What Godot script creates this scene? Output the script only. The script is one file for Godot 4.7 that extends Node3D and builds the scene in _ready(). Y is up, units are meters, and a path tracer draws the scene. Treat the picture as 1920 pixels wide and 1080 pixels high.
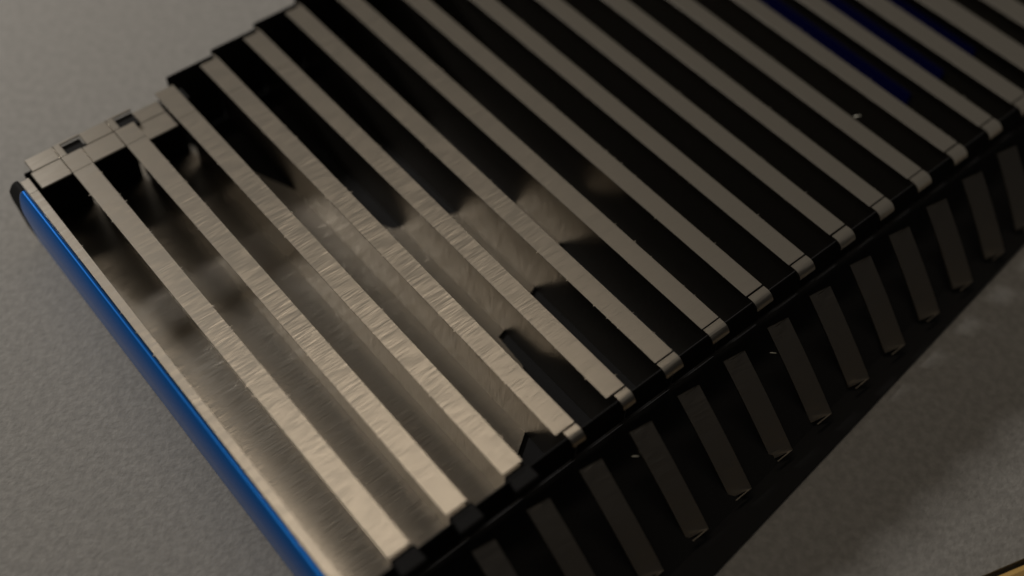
extends Node3D
# Close-up of a slatted metal heat sink lying on a grey table.
# Model axes: x along a slat, y across the stack of slats, z up from the slat tops. One pitch = S metres.
const S := 0.006
const H := 1.7          # the slat tops stand this many pitches above the table
const LAST := 18

var rng := RandomNumberGenerator.new()
var taken := {}

func P(x: float, y: float, z: float) -> Vector3:
	return Vector3(x * S, (z + H) * S, -y * S)

func D(x: float, y: float, z: float) -> Vector3:
	return Vector3(x, z, -y)

func _ready() -> void:
	rng.seed = 11
	# ---------------------------------------------------------------- camera
	var cam := Camera3D.new()
	cam.name = "camera"
	add_child(cam)
	var right := D(0.63948462, 0.76830926, 0.02757359)
	var down := D(0.62792814, -0.50127568, -0.59533936)
	var fwd := D(-0.44358277, 0.39802459, -0.80300109)
	cam.transform = Transform3D(Basis(right, -down, -fwd).orthonormalized(), P(15.8387, -2.6923, 15.2028))
	cam.near = 0.005
	cam.far = 20.0
	cam.fov = 26.97
	var lens := CameraAttributesPhysical.new()
	lens.frustum_focal_length = 50.04
	lens.frustum_focus_distance = 0.1135
	lens.frustum_near = 0.005
	lens.frustum_far = 20.0
	lens.exposure_aperture = 14.0
	cam.attributes = lens
	cam.current = true
	# ---------------------------------------------------------------- room light
	var env := Environment.new()
	env.background_mode = Environment.BG_COLOR
	env.background_color = Color(0.365, 0.35, 0.326)
	env.background_energy_multiplier = 1.0
	env.tonemap_mode = Environment.TONE_MAPPER_LINEAR
	env.tonemap_exposure = 1.0
	env.sdfgi_enabled = true
	env.ssao_enabled = true
	env.ssil_enabled = true
	var we := WorldEnvironment.new()
	we.name = "world_environment"
	we.environment = env
	add_child(we)
	panel_lamp(P(-53, -6, 27), P(8, 5, -0.5), Vector2(0.035, 0.035), 0.112, Color(1.0, 0.975, 0.945), "low square lamp panel lighting the slats from their far end")
	panel_lamp(P(-24, 7, 82), P(9, 3, 0), Vector2(0.40, 0.05), 0.030, Color(1.0, 0.925, 0.83), "long ceiling lamp panel above the heat sink")

	# ---------------------------------------------------------------- materials
	var brush := brushed_normals()
	var brush_ntex := ImageTexture.create_from_image(brush)
	var metal := StandardMaterial3D.new()
	metal.resource_name = "brushed_metal"
	metal.albedo_color = Color(0.70, 0.678, 0.642)
	metal.metallic = 1.0
	metal.roughness = 0.31
	metal.anisotropy_enabled = true
	metal.anisotropy = 0.4
	metal.normal_enabled = true
	metal.normal_texture = brush_ntex
	metal.normal_scale = 0.07
	metal.uv1_scale = Vector3(0.2, 0.4, 1)
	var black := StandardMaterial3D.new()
	black.resource_name = "black_plastic_and_gap_shade"
	black.albedo_color = Color(0.13, 0.13, 0.132)  # near-black also puts the shade of the gaps into the walls' colour
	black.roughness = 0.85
	black.metallic_specular = 0.2
	var blue := StandardMaterial3D.new()
	blue.resource_name = "blue_plastic"
	blue.albedo_color = Color(0.12, 0.47, 0.86)
	blue.metallic = 0.85
	blue.roughness = 0.3
	var deep_blue := StandardMaterial3D.new()
	deep_blue.resource_name = "deep_blue_strip"
	deep_blue.albedo_color = Color(0.01, 0.015, 0.20)
	deep_blue.roughness = 0.5
	deep_blue.metallic_specular = 0.2
	var table := StandardMaterial3D.new()
	table.resource_name = "grey_mat"
	var grain := grain_image(5)
	var tone := tone_image(9)
	table.albedo_color = Color(0.545, 0.538, 0.525)
	table.albedo_texture = ImageTexture.create_from_image(tone)
	table.roughness = 0.75
	var gn := grain.duplicate() as Image
	gn.bump_map_to_normal_map(3.0)
	table.normal_enabled = true
	table.normal_texture = ImageTexture.create_from_image(gn)
	table.normal_scale = 0.3
	table.uv1_scale = Vector3(0.22, 0.22, 1)
	var wood := StandardMaterial3D.new()
	wood.resource_name = "ochre_board"
	wood.albedo_color = Color(0.62, 0.50, 0.28)
	wood.roughness = 0.55

	# ---------------------------------------------------------------- surface
	# the mat ends along a line that crosses the lower right corner of the photograph
	var e0 := Vector2(15.1, 7.81)
	var ed := (Vector2(15.31, 8.48) - e0).normalized()
	var en := Vector2(ed.y, -ed.x)       # outwards, to +x
	var st := mesh_tool()
	var a := e0 - ed * 90.0
	var b := e0 + ed * 90.0
	flat_poly(st, [a - en * 0.02, b - en * 0.02, b - en * 150.0, a - en * 150.0], -H, -H - 0.5)
	var mat_o := commit("table_top", st, table, self)
	mat_o.set_meta("kind", "structure")
	tag(mat_o, "grey grained table mat under the slatted metal heat sink", "table")
	st = mesh_tool()
	flat_poly(st, [a + en * 0.16, a + en * 40.0, b + en * 40.0, b + en * 0.16], -H + 0.10, -H - 0.6)
	# its bevelled near edge
	for q in [[0.07, -0.01, 0.16, 0.10, Vector3(-0.77, 0.0, 0.63)], [0.07, -0.6, 0.07, -0.01, Vector3(-1, 0, 0)]]:
		var nn := Vector3(en.x * q[4].x, en.y * q[4].x, q[4].z)
		var pa: Vector2 = a + en * q[0]
		var pb: Vector2 = b + en * q[0]
		var pc: Vector2 = b + en * q[2]
		var pd: Vector2 = a + en * q[2]
		face(st, [Vector3(pa.x, pa.y, -H + q[1]), Vector3(pb.x, pb.y, -H + q[1]), Vector3(pc.x, pc.y, -H + q[3]), Vector3(pd.x, pd.y, -H + q[3])], nn, 0.0)
	tag(commit("wooden_board", st, wood, self), "ochre board beyond the edge of the grey mat, lower right corner", "board")

	# unseen black case added at the right so the bent strips mirror something dark
	st = mesh_tool()
	slab(st, 16.7, 32.0, -40.0, 16.6, -H + 0.11, 12.0, 0.3, 0.0)
	tag(commit("added_dark_case", st, black, self), "added unseen black case that darkens what the bent strips of the heat sink mirror", "case")
	# ---------------------------------------------------------------- heat sink
	var sink := Node3D.new()
	sink.name = "heat_sink"
	sink.position = P(0, 0, -H)
	add_child(sink)
	tag(sink, "slatted brushed metal heat sink with a blue front edge lying on the grey mat", "heat sink")
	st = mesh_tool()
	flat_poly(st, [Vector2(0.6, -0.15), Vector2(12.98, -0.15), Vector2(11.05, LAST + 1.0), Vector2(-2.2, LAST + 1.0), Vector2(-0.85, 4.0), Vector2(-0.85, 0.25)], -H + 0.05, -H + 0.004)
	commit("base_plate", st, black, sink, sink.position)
	# black skirt closing the sloping right side; its colour holds the shade between strips
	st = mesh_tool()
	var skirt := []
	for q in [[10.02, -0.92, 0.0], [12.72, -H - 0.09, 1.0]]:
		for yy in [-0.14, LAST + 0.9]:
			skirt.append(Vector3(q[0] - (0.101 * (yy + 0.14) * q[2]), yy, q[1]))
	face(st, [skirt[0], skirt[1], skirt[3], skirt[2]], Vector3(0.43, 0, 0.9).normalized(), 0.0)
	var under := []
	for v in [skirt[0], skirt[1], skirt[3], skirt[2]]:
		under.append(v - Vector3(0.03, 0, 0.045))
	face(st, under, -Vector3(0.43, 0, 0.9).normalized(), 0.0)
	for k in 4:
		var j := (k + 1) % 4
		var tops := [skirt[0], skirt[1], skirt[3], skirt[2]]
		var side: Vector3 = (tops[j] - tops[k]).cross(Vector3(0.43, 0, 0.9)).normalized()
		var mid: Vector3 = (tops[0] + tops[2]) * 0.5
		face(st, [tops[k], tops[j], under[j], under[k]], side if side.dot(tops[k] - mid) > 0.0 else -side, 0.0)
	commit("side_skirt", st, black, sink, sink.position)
	st = mesh_tool()
	# metal plate on the tray, its tongue shaped to place the glow in the gaps
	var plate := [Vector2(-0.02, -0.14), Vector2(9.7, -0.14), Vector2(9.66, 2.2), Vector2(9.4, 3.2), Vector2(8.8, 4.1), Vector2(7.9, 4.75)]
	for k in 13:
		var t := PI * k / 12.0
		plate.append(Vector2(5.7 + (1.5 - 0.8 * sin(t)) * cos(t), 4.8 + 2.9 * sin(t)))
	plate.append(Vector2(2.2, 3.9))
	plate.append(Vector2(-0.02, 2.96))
	var idx := Geometry2D.triangulate_polygon(PackedVector2Array(plate))
	for k in range(0, idx.size(), 3):
		var tri := []
		for q in 3:
			var c: Vector2 = plate[idx[k + q]]
			tri.append(Vector3(c.x, c.y, -H + 0.09))
		face(st, tri, Vector3(0, 0, 1), 0.0)
	for k in plate.size():
		var c: Vector2 = plate[k]
		var d: Vector2 = plate[(k + 1) % plate.size()]
		var out := Vector2((d - c).y, -(d - c).x).normalized()
		face(st, [Vector3(c.x, c.y, -H + 0.09), Vector3(d.x, d.y, -H + 0.09), Vector3(d.x, d.y, -H + 0.052), Vector3(c.x, c.y, -H + 0.052)], Vector3(out.x, out.y, 0), 0.0)
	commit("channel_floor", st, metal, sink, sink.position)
	front_plate(sink, blue, black)
	for i in range(0, LAST + 1):
		fin(sink, i, metal, black, deep_blue)
	# lint lying on the dark parts
	var lint := StandardMaterial3D.new()
	lint.resource_name = "pale_lint"
	lint.albedo_color = Color(0.72, 0.72, 0.68)
	lint.roughness = 0.9
	fleck(lint, Vector3(10.62, 4.63, -0.70), 0.8, 0.13, 0.035, "pale lint fleck on the black side below the fifth slat end")
	fleck(lint, Vector3(11.10, 1.95, -1.00), 0.9, 0.14, 0.04, "pale lint fleck low on the black side, nearest the bottom of the photo")
	fleck(lint, Vector3(8.36, 12.08, 0.02), 1.0, 0.15, 0.035, "bright lint fleck standing on the edge of a slat near the right end")
	fleck(lint, Vector3(10.66, 7.6, -0.66), 0.7, 0.12, 0.02, "thin lint fibre on the black side between two bent strips")
	print("built")

# -------------------------------------------------------------------- heat sink parts
func front_plate(sink: Node3D, mat: Material, cap: Material) -> void:
	# a blue plate with a rounded upper rim, bent over the first slat
	var st := mesh_tool()
	var prof: Array[Vector2] = []     # (y, z)
	prof.append(Vector2(-0.22, -H + 0.01))
	prof.append(Vector2(-0.29, -1.25))
	for k in 10:
		var t := PI * 0.5 * k / 9.0
		prof.append(Vector2(-0.20 - 0.14 * cos(t), -0.5 + 0.51 * sin(t)))
	prof.append(Vector2(-0.16, 0.0))
	prof.append(Vector2(-0.16, -H + 0.01))
	sweep_x(st, prof, 0.86, 14.0, 0.02)
	commit("front_plate", st, mat, sink, sink.position)
	st = mesh_tool()
	sweep_x(st, prof, 0.42, 0.855, 0.3)
	commit("front_plate_cap", st, cap, sink, sink.position)

func fin(sink: Node3D, i: int, metal: Material, black: Material, deep_blue: Material) -> void:
	var y := float(i)
	var off := rng.randf() * 7.0
	var w: float = {0: 0.15, 15: 0.43, 16: 0.52, 17: 0.5}.get(i, 0.371)
	var x0 := 0.62 if i == 0 else 0.2 if i <= 2 else 0.2 - 0.13 * (i - 1.8)
	var base := sink.position
	var at := P(0, y, -H)
	# the upright sheet
	var st := mesh_tool()
	var xs := 0.62 if i <= 3 else x0 + 0.02
	sheet(st, [Vector2(xs, -H + 0.06), Vector2(xs, -0.03), Vector2(9.86, -0.03), Vector2(9.92, -0.2), Vector2(9.98, -H + 0.06)], y - 0.035, y, off)
	var root := commit("fin", st, metal, sink, base)
	# flange
	st = mesh_tool()
	slab(st, 1.0, 9.885 + rng.randf_range(-0.015, 0.0), y - w, y + 0.004, -0.018, 0.0, 0.005, off)
	var left_end := 0.66 if i == 0 else 0.57 if i <= 2 else (x0 + 0.15)
	slab(st, left_end, 0.998, y - w, y + 0.004, -0.018, 0.0, 0.005, off)
	if i == 1 or i == 2:
		slab(st, 0.26, 0.568, y - w, y - 0.24, -0.04, 0.0, 0.012, off)
		slab(st, 0.235, 0.29, y - w, y + 0.112, -0.04, 0.0, 0.012, off)
	commit("top_flange", st, metal, root, base)
	# burrs and fluff caught on the cut edges
	st = mesh_tool()
	for k in 22:
		var bx := rng.randf_range(0.8, 9.7)
		var by := y - w if rng.randf() < 0.5 else y
		var out := -1.0 if by < y else 1.0
		var reach := rng.randf_range(0.012, 0.05) * out
		var wide := rng.randf_range(0.012, 0.035)
		face(st, [Vector3(bx, by - out * 0.01, 0.002), Vector3(bx + wide, by - out * 0.01, 0.002), Vector3(bx + wide * rng.randf_range(0.2, 1.4), by + reach, rng.randf_range(-0.01, 0.03))], Vector3(0, 0, 1), off)
	commit("edge_burr", st, metal, root, base).set_meta("kind", "stuff")
	# link tab to the slat before it
	if i >= 1 and i <= 3:
		st = mesh_tool()
		var lz := 0.0 if i <= 2 else -0.12
		slab(st, 0.57, 1.0, y - (0.93 if i == 1 else 0.99), y - w - 0.004, lz - 0.045, lz - 0.005, 0.012, off)
		slab(st, 0.24, 0.566, y - 0.885, y - w - 0.004, lz - 0.045, lz - 0.005, 0.012, off)
		commit("link_tab", st, metal, root, base)
	# closed left end, its black standing in for the shade inside the gap
	st = mesh_tool()
	if i > 0:
		var wx := 0.32 if i <= 3 else x0
		slab(st, wx - 0.03, wx + 0.01, y - 0.98, y - 0.036, -H + 0.06, -0.22 if i <= 3 else -0.06, 0.012, off)
		commit("end_wall", st, black, root, base)
		st = mesh_tool()
	if i > 0:
		slab(st, 9.99, 10.02, y - 0.998, y - 0.036, -0.80, -0.035, 0.01, off)
		commit("end_wall", st, black, root, base)  # black right wall added to stop lamp light leaking out of the gaps
	if i >= 1 and i <= 3:
		st = mesh_tool()
		slab(st, 0.28, 0.6, y - 0.36, y + 0.1, -0.16, -0.06, 0.01, off)
		commit("hole_shade", st, black, root, base)  # black block put under the hole as its shade
	# lip: the flange end folded down over the corner
	if i >= 4:
		st = mesh_tool()
		lip(st, y - w + 0.01 + (0.12 if i <= 5 else 0.0), y, off)
		commit("end_lip", st, metal, root, base)
	else:
		st = mesh_tool()
		slab(st, 9.90, 10.22, y - 0.36, y + 0.06, -0.30, -0.035, 0.03, off)
		commit("dark_lip_block", st, black, root, base)  # black block in place of a metal lip that mirrors dark
	# strip on the sloping right end
	st = mesh_tool()
	slope_strip(st, y - 0.33, y, 10.5, -0.22, 12.25 - 0.056 * y, -H + 0.24, off)
	commit("side_flange", st, metal, root, base)
	if i >= 14 and i <= 16:
		st = mesh_tool()
		slab(st, 1.5, 8.3, y - 0.05, y - 0.038, -1.6, -0.62, 0.0, off)
		commit("blue_strip", st, deep_blue, root, base)  # deep blue strip on the front face of these fins

func fleck(mat: Material, at: Vector3, turn: float, length: float, wide: float, label: String) -> void:
	var st := mesh_tool()
	var d := Vector3(cos(turn), sin(turn), 0.15) * length * 0.5
	var s := Vector3(-sin(turn), cos(turn), 0.0) * wide * 0.5
	var up := Vector3(0, 0, wide * 0.4)
	var ring := [at - d - s * 0.4, at - d * 0.3 - s, at + d * 0.6 - s * 0.8, at + d, at + d * 0.5 + s, at - d * 0.5 + s * 0.9]
	for k in 6:
		var a: Vector3 = ring[k]
		var b: Vector3 = ring[(k + 1) % 6]
		var n := ((a + b) * 0.5 - at).normalized()
		face(st, [a, b, at + up], (n * 0.4 + Vector3(0, 0, 1)).normalized(), 0.0)
		face(st, [a, b, at - up], (n * 0.4 - Vector3(0, 0, 1)).normalized(), 0.0)
	tag(commit("lint_fleck", st, mat, self), label, "lint", "lint flecks on the heat sink")

# -------------------------------------------------------------------- lamp
func panel_lamp(at: Vector3, look: Vector3, size: Vector2, energy: float, tint: Color, label: String) -> void:
	var root := Node3D.new()
	root.name = numbered("panel_lamp")
	add_child(root)
	root.look_at_from_position(at, look)
	tag(root, label, "lamp")
	var housing := MeshInstance3D.new()
	var bm := BoxMesh.new()
	bm.size = Vector3(size.x + 0.02, size.y + 0.02, 0.015)
	housing.mesh = bm
	housing.name = "housing"
	housing.position = Vector3(0, 0, 0.014)
	var hm := StandardMaterial3D.new()
	hm.albedo_color = Color(0.1, 0.1, 0.1)
	housing.material_override = hm
	root.add_child(housing)
	var face := MeshInstance3D.new()
	var fm := BoxMesh.new()
	fm.size = Vector3(size.x, size.y, 0.004)
	face.mesh = fm
	face.name = "diffuser"
	face.position = Vector3(0, 0, 0.0035)
	var em := StandardMaterial3D.new()
	em.albedo_color = Color(0.8, 0.8, 0.8)
	em.emission_enabled = true
	em.emission = tint
	em.emission_energy_multiplier = 0.6
	face.material_override = em
	root.add_child(face)
	var l := AreaLight3D.new()
	l.name = "lamp_light"
	l.area_size = size
	l.light_energy = energy
	l.light_color = tint
	l.shadow_enabled = true
	root.add_child(l)

# -------------------------------------------------------------------- textures
func brushed_normals() -> Image:
	var w := 1024
	var h := 256
	var n := FastNoiseLite.new()
	n.seed = 3
	n.noise_type = FastNoiseLite.TYPE_SIMPLEX
	n.frequency = 1.0
	n.fractal_type = FastNoiseLite.FRACTAL_NONE
	# scratches run along v only, so the surface tips along u alone
	var img := Image.create(w, h, false, Image.FORMAT_RGB8)
	for y in h:
		for x in w:
			var f := n.get_noise_2d(x * 0.30, y * 0.012)
			var g := n.get_noise_2d(x * 0.45 + 900.0, y * 0.02)
			var t := clampf(1.6 * f * absf(f) + 0.35 * g, -0.8, 0.8)
			img.set_pixel(x, y, Color(0.5 + 0.5 * t, 0.5, 0.5 + 0.5 * sqrt(1.0 - t * t)))
	return img

func grain_image(s: int) -> Image:
	var n := FastNoiseLite.new()
	n.seed = s
	n.noise_type = FastNoiseLite.TYPE_SIMPLEX
	n.frequency = 0.035
	n.fractal_octaves = 4
	return n.get_seamless_image(1024, 1024)

func tone_image(s: int) -> Image:
	var n := FastNoiseLite.new()
	n.seed = s
	n.noise_type = FastNoiseLite.TYPE_SIMPLEX
	n.frequency = 0.02
	n.fractal_octaves = 5
	var img := n.get_seamless_image(1024, 1024)
	img.convert(Image.FORMAT_RGB8)
	for y in 1024:
		for x in 1024:
			var f := 0.86 + 0.14 * img.get_pixel(x, y).r
			img.set_pixel(x, y, Color(f, f, f * 0.995))
	return img

# -------------------------------------------------------------------- tree helpers
func numbered(called: String) -> String:
	var n: int = taken.get(called, 0)
	taken[called] = n + 1
	return called if n == 0 else "%s_%03d" % [called, n]

func tag(o: Node, label: String, category: String, group := "") -> void:
	o.set_meta("label", label)
	if category != "":
		o.set_meta("category", category)
	if group != "":
		o.set_meta("group", group)

func commit(called: String, st: SurfaceTool, m: Material, parent: Node, origin := Vector3.ZERO) -> MeshInstance3D:
	st.generate_tangents()
	var o := MeshInstance3D.new()
	o.mesh = st.commit()
	o.material_override = m
	o.name = numbered(called) if parent == self or called == "fin" else called
	# geometry is written in scene coordinates: a part hangs under a parent that may be moved
	if parent != self and parent is Node3D and not (parent is MeshInstance3D):
		o.position = -origin
	parent.add_child(o, true)
	return o

# -------------------------------------------------------------------- mesh helpers
func mesh_tool() -> SurfaceTool:
	var st := SurfaceTool.new()
	st.begin(Mesh.PRIMITIVE_TRIANGLES)
	return st

func uv_of(p: Vector3, n: Vector3, off: float) -> Vector2:
	# p in model axes
	var a := n.abs()
	if a.y > a.x and a.y > a.z:
		return Vector2(p.x + off, p.z + off * 0.7)
	if a.z >= a.x * 0.4:
		return Vector2(p.x + off, p.y + off * 0.7)
	return Vector2(p.z + off, p.y + off * 0.7)

func face(st: SurfaceTool, pts: Array, n: Vector3, off: float) -> void:
	# convex polygon in model axes, with its outward normal
	var q := pts.duplicate()
	if (q[1] - q[0]).cross(q[2] - q[0]).dot(n) > 0.0:
		q.reverse()
	for k in range(1, q.size() - 1):
		for p in [q[0], q[k], q[k + 1]]:
			st.set_normal(D(n.x, n.y, n.z))
			st.set_uv(uv_of(p, n, off))
			st.add_vertex(P(p.x, p.y, p.z))

func slab(st: SurfaceTool, x0: float, x1: float, y0: float, y1: float, z0: float, z1: float, c: float, off: float) -> void:
	# a box with chamfered edges
	var lo := Vector3(x0, y0, z0)
	var hi := Vector3(x1, y1, z1)
	c = minf(c, 0.45 * minf(x1 - x0, minf(y1 - y0, z1 - z0)))
	var axes := [Vector3.RIGHT, Vector3.UP, Vector3.BACK]
	var pick := func(s: Vector3, axis: int) -> Vector3:
		# corner s (+-1 each), on the face across the axis
		var v := Vector3(hi.x if s.x > 0 else lo.x, hi.y if s.y > 0 else lo.y, hi.z if s.z > 0 else lo.z)
		for k in 3:
			if k != axis:
				v[k] -= s[k] * c
		return v
	for axis in 3:
		var u := (axis + 1) % 3
		var w := (axis + 2) % 3
		for sg in [-1.0, 1.0]:
			var pts := []
			for q in [[-1.0, -1.0], [1.0, -1.0], [1.0, 1.0], [-1.0, 1.0]]:
				var s := Vector3.ZERO
				s[axis] = sg
				s[u] = q[0]
				s[w] = q[1]
				pts.append(pick.call(s, axis))
			face(st, pts, axes[axis] * sg, off)
			if c > 0.0:
				for sg2 in [-1.0, 1.0]:
					# edge between this axis and u
					var s1 := Vector3.ZERO
					s1[axis] = sg
					s1[u] = sg2
					var s2 := s1
					s1[w] = -1.0
					s2[w] = 1.0
					face(st, [pick.call(s1, axis), pick.call(s2, axis), pick.call(s2, u), pick.call(s1, u)], (axes[axis] * sg + axes[u] * sg2).normalized(), off)
	if c > 0.0:
		for sx in [-1.0, 1.0]:
			for sy in [-1.0, 1.0]:
				for sz in [-1.0, 1.0]:
					var s := Vector3(sx, sy, sz)
					face(st, [pick.call(s, 0), pick.call(s, 1), pick.call(s, 2)], s.normalized(), off)

func flat_poly(st: SurfaceTool, ring: Array, ztop: float, zbot: float) -> void:
	var top := []
	var bot := []
	var mid := Vector2.ZERO
	for p in ring:
		top.append(Vector3(p.x, p.y, ztop))
		bot.append(Vector3(p.x, p.y, zbot))
		mid += p / ring.size()
	face(st, top, Vector3(0, 0, 1), 0.0)
	face(st, bot, Vector3(0, 0, -1), 0.0)
	for k in ring.size():
		var j := (k + 1) % ring.size()
		var d: Vector2 = ring[j] - ring[k]
		var n := Vector2(d.y, -d.x).normalized()
		if n.dot((ring[k] + ring[j]) * 0.5 - mid) < 0.0:
			n = -n
		face(st, [top[k], top[j], bot[j], bot[k]], Vector3(n.x, n.y, 0), 0.0)

func sheet(st: SurfaceTool, ring: Array, y0: float, y1: float, off: float) -> void:
	# an upright plate: the ring is (x, z), convex enough to fan from its first corner
	var f := []
	var b := []
	var mid := Vector2.ZERO
	for p in ring:
		f.append(Vector3(p.x, y0, p.y))
		b.append(Vector3(p.x, y1, p.y))
		mid += p / ring.size()
	face(st, f, Vector3(0, -1, 0), off)
	face(st, b, Vector3(0, 1, 0), off)
	for k in ring.size():
		var j := (k + 1) % ring.size()
		var d: Vector2 = ring[j] - ring[k]
		var n := Vector2(d.y, -d.x).normalized()
		if n.dot((ring[k] + ring[j]) * 0.5 - mid) < 0.0:
			n = -n
		face(st, [f[k], f[j], b[j], b[k]], Vector3(n.x, 0, n.y), off)

func strip_xz(st: SurfaceTool, path: Array, y0: float, y1: float, thick: float, off: float, twist := 0.0) -> void:
	# a band of sheet metal that follows a path of (x, z), smooth across its bends
	var nn: Array[Vector2] = []
	for k in path.size():
		var d: Vector2 = path[mini(k + 1, path.size() - 1)] - path[maxi(k - 1, 0)]
		nn.append(Vector2(-d.y, d.x).normalized())
	var run := 0.0
	for k in path.size() - 1:
		var a: Vector2 = path[k]
		var b: Vector2 = path[k + 1]
		var len := a.distance_to(b)
		var quad := [[a, nn[k], y0, run], [b, nn[k + 1], y0, run + len], [b, nn[k + 1], y1, run + len], [a, nn[k], y1, run]]
		for t in [[0, 1, 2], [0, 2, 3]]:
			for side in [0, 1]:
				var order: Array = t if side == 1 else [t[0], t[2], t[1]]
				for q in order:
					var e: Array = quad[q]
					var p: Vector2 = e[0] - (e[1] * thick if side == 1 else Vector2.ZERO) - (e[1] * twist if e[2] == y0 else Vector2.ZERO)
					var n: Vector2 = e[1] if side == 0 else -e[1]
					st.set_normal(D(n.x, (-twist if side == 0 else twist) / (y1 - y0), n.y).normalized())
					st.set_uv(Vector2(path[0].x + e[3] + off, e[2] + off * 0.7))
					st.add_vertex(P(p.x, e[2], p.y))
		for s in [[y0, -1.0], [y1, 1.0]]:
			var drop: float = twist if s[1] < 0.0 else 0.0
			a = path[k] - nn[k] * drop
			b = path[k + 1] - nn[k + 1] * drop
			var ia: Vector2 = a - nn[k] * thick
			var ib: Vector2 = b - nn[k + 1] * thick
			face(st, [Vector3(a.x, s[0], a.y), Vector3(b.x, s[0], b.y), Vector3(ib.x, s[0], ib.y), Vector3(ia.x, s[0], ia.y)], Vector3(0, s[1], 0), off)
		run += len
	for e in [[0, -1.0], [path.size() - 1, 1.0]]:
		var a: Vector2 = path[e[0]]
		var ia: Vector2 = a - nn[e[0]] * thick
		var n: Vector2 = Vector2(nn[e[0]].y, -nn[e[0]].x) * e[1]
		face(st, [Vector3(a.x, y0, a.y), Vector3(a.x, y1, a.y), Vector3(ia.x, y1, ia.y), Vector3(ia.x, y0, ia.y)], Vector3(n.x, 0, n.y), off)

func lip(st: SurfaceTool, y0: float, y1: float, off: float) -> void:
	var path := [Vector2(9.905, -0.004)]
	var r := 0.16
	for k in 7:
		var t := PI / 2 - (PI / 2 - 0.15) * k / 6.0
		path.append(Vector2(9.99 + r * cos(t), -r + r * sin(t)))
	strip_xz(st, path, y0, y1, 0.04, off)

func slope_strip(st: SurfaceTool, y0: float, y1: float, xa: float, za: float, xb: float, zb: float, off: float) -> void:
	var path := []
	for k in 9:
		var t := k / 8.0
		# slightly bowed
		path.append(Vector2(lerpf(xa, xb, t), lerpf(za, zb, t) + 0.03 * sin(PI * t)))
	strip_xz(st, path, y0, y1, 0.035, off, 0.17)

func sweep_x(st: SurfaceTool, prof: Array[Vector2], x0: float, x1: float, round_end: float) -> void:
	# a closed profile of (y, z) swept along x; the first end is rounded off
	var n := prof.size()
	var mid := Vector2.ZERO
	for p in prof:
		mid += p / n
	var stations := []
	for k in 6:
		var t := PI / 2 * k / 5.0
		stations.append([x0 + round_end * (1.0 - sin(t)), cos(t)])
	stations.reverse()
	# stations now run from the tip inwards
	var out := []
	for k in 6:
		var t := PI / 2 * k / 5.0
		out.append([x0 + round_end * (1.0 - cos(t)), sin(t)])
	out.append([x1, 1.0])
	for k in out.size() - 1:
		for j in n:
			var jj := (j + 1) % n
			var ring := []
			for e in [[k, j], [k + 1, j], [k + 1, jj], [k, jj]]:
				var p: Vector2 = prof[e[1]]
				var f: float = out[e[0]][1]
				var z: float = p.y if f >= 1.0 else lerpf(minf(p.y, -round_end) , p.y, f)
				ring.append([Vector3(out[e[0]][0], p.x, z), e[1]])
			for t in [[0, 2, 1], [0, 3, 2]]:
				for q in t:
					var idx: int = ring[q][1]
					var d: Vector2 = prof[(idx + 1) % n] - prof[(idx - 1 + n) % n]
					var nr := Vector2(-d.y, d.x).normalized()
					if nr.dot(prof[idx] - mid) < 0.0:
						nr = -nr
					var v: Vector3 = ring[q][0]
					st.set_normal(D(0, nr.x, nr.y))
					st.set_uv(Vector2(v.x, v.z))
					st.add_vertex(P(v.x, v.y, v.z))
